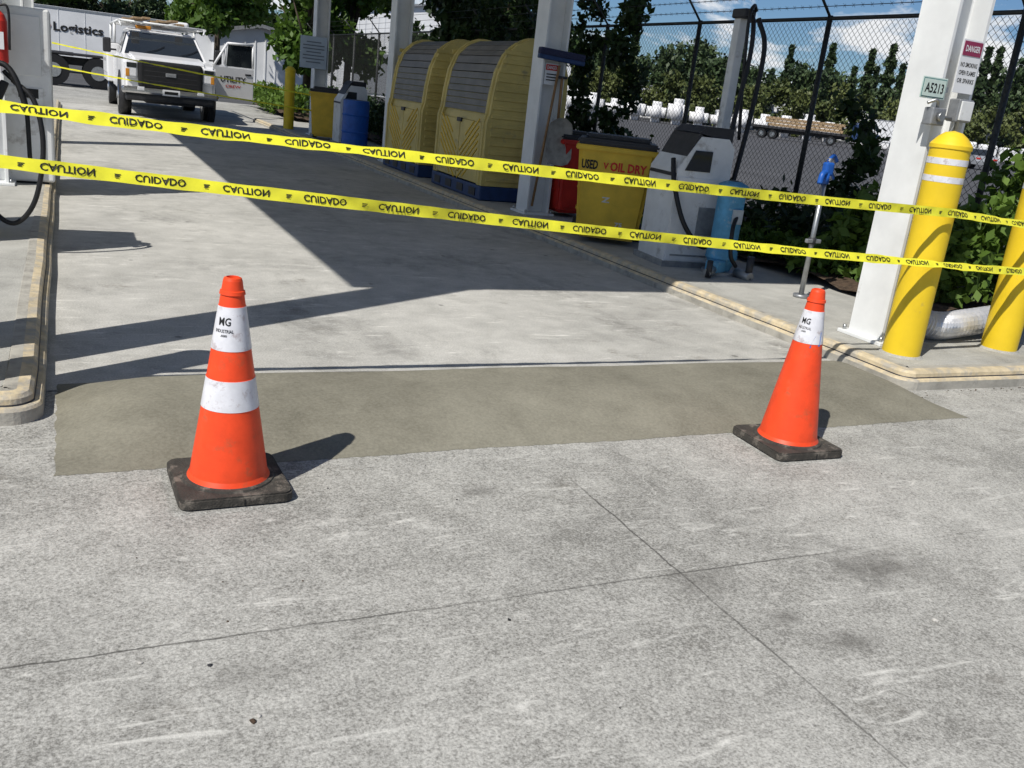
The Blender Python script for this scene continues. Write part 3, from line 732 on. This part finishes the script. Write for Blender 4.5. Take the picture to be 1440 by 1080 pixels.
for k in range(4):
    for lv in range(3): b.box((-.9+.6*k,.5+random.uniform(-.4,.4),1.55+.34*lv),(.52,8,.3),WOOD,bev=.02)
b.box((0,6.6,1.75),(2.3,2.0,1.9),DBLU,bev=.15); b.box((0,7.4,2.1),(2.0,.6,.7),GLASS,bev=.05); b.box((0,7.9,1.3),(2.2,1.1,.9),DBLU,bev=.12); wheel(b,1.0,7.6,.5,.5,.3); wheel(b,-1.0,7.6,.5,.5,.3)
b.done(Matrix.Translation((74,84,0))@Matrix.Rotation(math.radians(-135),4,'Z'))
def car(x,y,rz,m):
    b=B('parked_car')
    b.prism([(-2.2,.35),(2.15,.35),(2.2,.7),(2.05,.85),(1.1,.95),(-1.6,1.0),(-2.15,.95),(-2.25,.6)],'X',-.86,.86,m)
    b.hexa([(-.8,-1.7,.97),(.8,-1.7,.97),(.8,1.15,.93),(-.8,1.15,.93),(-.62,-1.1,1.42),(.62,-1.1,1.42),(.62,.35,1.42),(-.62,.35,1.42)],GLASS)
    b.hexa([(-.62,-1.1,1.41),(.62,-1.1,1.41),(.62,.35,1.41),(-.62,.35,1.41),(-.58,-1.0,1.46),(.58,-1.0,1.46),(.58,.3,1.46),(-.58,.3,1.46)],m)
    for yy in (-1.35,1.35):
        for sx in (-1,1): wheel(b,sx*.78,yy,.33,.33,.2)
    for sx in (-1,1): b.box((sx*.62,-2.2,.78),(.3,.08,.12),RED,bev=.01); b.box((sx*.62,2.13,.68),(.32,.08,.14),LAMP,bev=.01)
    b.done(Matrix.Translation((x,y,0))@Matrix.Rotation(rz,4,'Z'))
car(61,50,math.radians(-25),M('car_silver',(.35,.36,.38),.3,.1,3,spec=.7)); car(66,47,math.radians(-28),M('car_dark',(.05,.06,.08),.3,.1,3,spec=.7)); car(78,70,.6,M('car_white',(.7,.7,.7),.3,.1,3,spec=.7))
def barn(name,x,y,w,d,h,roof,rz,m=MWHT,doors=0):
    b=B(name); b.prism([(-w/2,0),(w/2,0),(w/2,h),(0,h+roof),(-w/2,h)],'Y',-d/2,d/2,m)
    b.prism([(-w/2-.3,h-.05),(0,h+roof-.02),(0,h+roof+.15),(-w/2-.3,h+.15)],'Y',-d/2-.3,d/2+.3,STEEL)
    b.prism([(w/2+.3,h-.05),(0,h+roof-.02),(0,h+roof+.15),(w/2+.3,h+.15)],'Y',-d/2-.3,d/2+.3,STEEL)
    k=-w/2+.5
    while k<w/2-.1: b.box((k,-d/2-.02,h/2),(.06,.04,h-.02),m); k+=max(.5,w/40)
    k=-d/2+.5
    while k<d/2: b.box((-w/2-.02,k,h/2),(.04,.06,h-.02),m); k+=max(.5,d/40)
    for q in range(doors): b.box((-w/2+(q+.7)*w/(doors+.4),-d/2-.05,1.9),(3,.06,3.4),STEEL,bev=.01)
    b.done(Matrix.Translation((x,y,0))@Matrix.Rotation(rz,4,'Z'))
barn('white_warehouse',33,88,22,16,6.6,1.6,-.35,doors=3)
barn('white_storage_shed',9.6,56,4.6,10,2.75,.5,-.1)
barn('white_warehouse',190,150,90,30,6.5,3,-.9,doors=6)
barn('white_warehouse',150,190,70,30,6,3,-.75,doors=5)
def trailer(name,x,y,rz,L,h0,h1,txt=False,w=2.5):
    b=B(name); b.box((0,0,(h0+h1)/2),(L,w,h1-h0),MWHT,bev=.03)
    k=-L/2+.6
    while k<L/2: b.box((k,-w/2-.008,(h0+h1)/2),(.03,.016,h1-h0-.25),MWHT); k+=1.22
    for zz in (h0+.06,h1-.06): b.box((0,-w/2-.012,zz),(L-.05,.024,.1),GALV)
    for xx in (L/2-1.3,L/2-2.6):
        for sy in (-1,1):
            b.cyl((xx,sy*w*.5,.5),(xx,sy*w*.34,.5),.5,BLK,seg=24); b.cyl((xx,sy*(w*.5+.01),.5),(xx,sy*w*.4,.5),.27,GALV,seg=16)
    b.box((L/2-1.95,0,h0-.1),(3.4,1.1,.25),DRK)
    for sy in (-1,1): b.box((-L/2+2.6,sy*.9,(h0)/2),(.14,.14,h0),STEEL); b.box((-L/2+2.6,sy*.9,.03),(.4,.4,.05),STEEL)
    if txt:
        b.text('Logistics',2.3,.55,INK,frame((-.85,-w/2-.03,2.1),X,Z),bold=.03)
        b.text('O',.6,.45,RED,frame((-2.4,-w/2-.03,2.16),X,Z),bold=.06)
    b.done(Matrix.Translation((x,y,0))@Matrix.Rotation(rz,4,'Z'))
trailer('semi_trailer',1.6,56,math.radians(-3),14.5,.62,3.1,True)
trailer('box_trailer',95,88,math.radians(-47),9,.9,3.6)
b=B('truck_chassis')
for xx in (-.55,.85): b.cyl((xx,-.9,.5),(xx,-1.2,.5),.5,BLK,seg=26); b.cyl((xx,-1.18,.5),(xx,-1.22,.5),.24,GALV,seg=16); b.cyl((xx,.9,.5),(xx,1.2,.5),.5,BLK,seg=26)
b.box((-1.6,-.4,.82),(6,.12,.26),DRK); b.box((-1.6,.4,.82),(6,.12,.26),DRK); b.box((.15,0,1.05),(1.8,2.3,.08),DRK,bev=.02); b.box((-.5,0,1.05),(1.2,1.0,.12),DRK,bev=.03)
b.box((-2.6,-.8,.7),(1.2,.6,.6),GALV,bev=.15); b.box((-4.2,0,1.5),(1.8,2.3,1.9),MWHT,bev=.1)
b.cyl((-4.2,-.9,.5),(-4.2,-1.2,.5),.5,BLK,seg=26)
b.done(Matrix.Translation((.2,37.8,0)))
# ------------------------------------------------------------ pickup
b=B('utility_pickup_truck')
def sec(y,w,z0,z1): return [(-w/2,y,z0),(w/2,y,z0),(w/2,y,z1),(-w/2,y,z1)]
def loft(secs,m,bev=.03):
    t=bmesh.new(); R=[[t.verts.new(p) for p in s] for s in secs]
    t.faces.new(R[0]); t.faces.new(R[-1])
    for a in range(len(R)-1):
        for k in range(4): t.faces.new((R[a][k],R[a][(k+1)%4],R[a+1][(k+1)%4],R[a+1][k]))
    bmesh.ops.recalc_face_normals(t,faces=t.faces)
    if bev: bmesh.ops.bevel(t,geom=t.edges[:],offset=bev,segments=3,affect='EDGES')
    b.merge(t,m)
loft([sec(.12,1.86,.55,1.16),sec(.3,1.96,.52,1.22),sec(1.45,2.0,.5,1.30),sec(4.0,2.0,.5,1.28)],TRW,.05)
loft([sec(.10,1.5,.9,1.22),sec(.5,1.55,.9,1.29),sec(1.5,1.6,1.0,1.36)],TRW,.04)
b.hexa([(-.93,1.5,1.28),(.93,1.5,1.28),(.93,4.0,1.27),(-.93,4.0,1.27),(-.74,2.25,1.84),(.74,2.25,1.84),(.76,3.85,1.84),(-.76,3.85,1.84)],TRW)
loft([sec(2.2,1.50,1.82,1.86),sec(2.6,1.54,1.82,1.89),sec(3.9,1.54,1.82,1.87)],TRW,.02)
b.hexa([(-.86,1.53,1.32),(.86,1.53,1.32),(.86,1.60,1.32),(-.86,1.60,1.32),(-.70,2.18,1.81),(.70,2.18,1.81),(.70,2.25,1.81),(-.70,2.25,1.81)],GLASS)
for sx in (-1,1):
    b.hexa([(sx*.935,1.75,1.32),(sx*.935,2.75,1.32),(sx*.91,2.75,1.32),(sx*.91,1.75,1.32),(sx*.785,2.3,1.79),(sx*.785,2.75,1.79),(sx*.75,2.75,1.79),(sx*.75,2.3,1.79)],GLASS)
    b.hexa([(sx*.935,2.85,1.32),(sx*.935,3.8,1.32),(sx*.91,3.8,1.32),(sx*.91,2.85,1.32),(sx*.785,2.85,1.79),(sx*.785,3.7,1.79),(sx*.75,3.7,1.79),(sx*.75,2.85,1.79)],GLASS)
b.box((0,.05,.93),(1.34,.14,.58),BLK,bev=.07,seg=3)
for zz in (.80,.90,1.00,1.10): b.box((0,-.012,zz),(1.1,.02,.014),DRK,bev=.004)
b.box((0,-.028,.95),(.22,.02,.08),STEEL,bev=.009)
for sx in (-1,1):
    b.box((sx*.80,.09,1.00),(.27,.12,.36),LAMP,bev=.05); b.box((sx*.80,.035,1.09),(.2,.03,.1),GLASS,bev=.01); b.box((sx*.88,.04,.93),(.08,.03,.16),M('amber',(.6,.25,.03),.3,.1,9),bev=.01)
    b.cyl((sx*.86,.95,.45),(sx*1.015,.95,.45),.50,DRK,seg=28)
    wheel(b,sx*.90,.95,.41,.41,.26); wheel(b,sx*.92,5.1,.41,.41,.3)
    b.box((sx*1.12,1.75,1.36),(.2,.05,.04),DRK); b.box((sx*1.22,1.74,1.45),(.17,.1,.32),DRK,bev=.03)
    b.cyl((sx*.28,.02,.62),(sx*.28,-.02,.62),.03,CHROME)
    b.box((sx*.62,-.09,.62),(.14,.02,.08),LAMP,bev=.006)
b.box((0,.02,.58),(2.02,.2,.15),CHROME,bev=.05); b.box((0,.06,.44),(1.85,.2,.16),DRK,bev=.03); b.box((0,-.085,.58),(.36,.01,.13),MWHT); b.box((0,-.092,.58),(.28,.004,.06),INK)
b.box((0,2.5,.42),(1.0,4.8,.2),DRK)
b.box((0,1.52,1.34),(1.55,.1,.03),DRK); 
for sx in (-.4,.35): b.tube([(sx,1.56,1.38),(sx+.25,1.68,1.46),(sx+.42,1.8,1.55)],.009,BLK)
b.box((0,5.3,.72),(1.5,2.5,.2),DRK)
for sx in (-1,1):
    b.box((sx*.92,5.3,1.05),(.42,2.5,.92),TRW,bev=.02)
    for q in (4.5,5.3,6.1): b.box((sx*1.135,q,1.1),(.02,.7,.6),TRW,bev=.006); b.box((sx*1.15,q,1.1),(.02,.06,.08),CHROME)
b.box((0,4.1,1.5),(2.1,.06,.06),STEEL)
for sx in (-1,1):
    for q in (4.15,6.3): b.cyl((sx*.95,q,1.5),(sx*.95,q,2.02),.03,WHT,seg=8)
    b.cyl((sx*.95,2.0,2.02),(sx*.95,6.5,2.02),.03,WHT,seg=8); b.cyl((sx*.95,2.05,2.02),(sx*.9,1.9,1.9),.02,WHT,seg=6)
for q in (2.1,3.4,4.15,5.3,6.3): b.cyl((-.95,q,2.03),(.95,q,2.03),.025,WHT,seg=8)
for k in range(7): b.box((-.75+.2*k,4.3+random.uniform(-.3,.3),2.08+.035*(k%3)),(.17,4.0,.045),WOOD,rz=random.uniform(-.03,.03),bev=.004)
b.box((.6,4.5,2.12),(.3,2,.14),WRAP,bev=.05); b.box((-.4,2.4,1.93),(.35,.16,.08),M('amber2',(.5,.2,.02),.3,.1,9),bev=.02)
# open driver's door: dark doorway on the cab and the swung-out door leaf
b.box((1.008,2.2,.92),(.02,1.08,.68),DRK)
T=Matrix.Translation((1.04,1.62,0))@Matrix.Rotation(math.radians(-72),4,'Z')
def dbx(c,d,m,bev=.01):
    t=bmesh.new(); bmesh.ops.create_cube(t,size=1); bmesh.ops.scale(t,vec=d,verts=t.verts); bmesh.ops.bevel(t,geom=t.edges[:],offset=bev,segments=2,affect='EDGES'); b.merge(t,m,mat=T@Matrix.Translation(c))
dbx((0,.56,.90),(.09,1.10,.76),TRW,.03); dbx((.048,.95,1.12),(.02,.16,.04),DRK,.006)
t0=[((0,.08,1.27),(0,.42,1.80)),((0,.42,1.80),(0,1.08,1.82)),((0,1.08,1.82),(0,1.09,1.27)),((0,.36,1.70),(0,.36,1.3))]
for p,q in t0: b.cyl(T@Vector(p),T@Vector(q),.032,TRW,seg=8)
b.hexa([(-.006,.4,1.28),(.006,.4,1.28),(.006,1.07,1.28),(-.006,1.07,1.28),(-.006,.44,1.79),(.006,.44,1.79),(.006,1.07,1.8),(-.006,1.07,1.8)],GLASS,T=T)
b.text('UTILITY',.66,.14,INK,frame(T@Vector((.05,.56,.98)),T.to_3x3()@Vector((0,1,0)),Z)); b.text('CREW',.4,.07,REDT,frame(T@Vector((.05,.56,.82)),T.to_3x3()@Vector((0,1,0)),Z))
b.text('UTILITY',.66,.14,INK,frame(T@Vector((-.05,.56,.98)),T.to_3x3()@Vector((0,-1,0)),Z))
b.done(Matrix.Translation((2.1,22.55,0)))
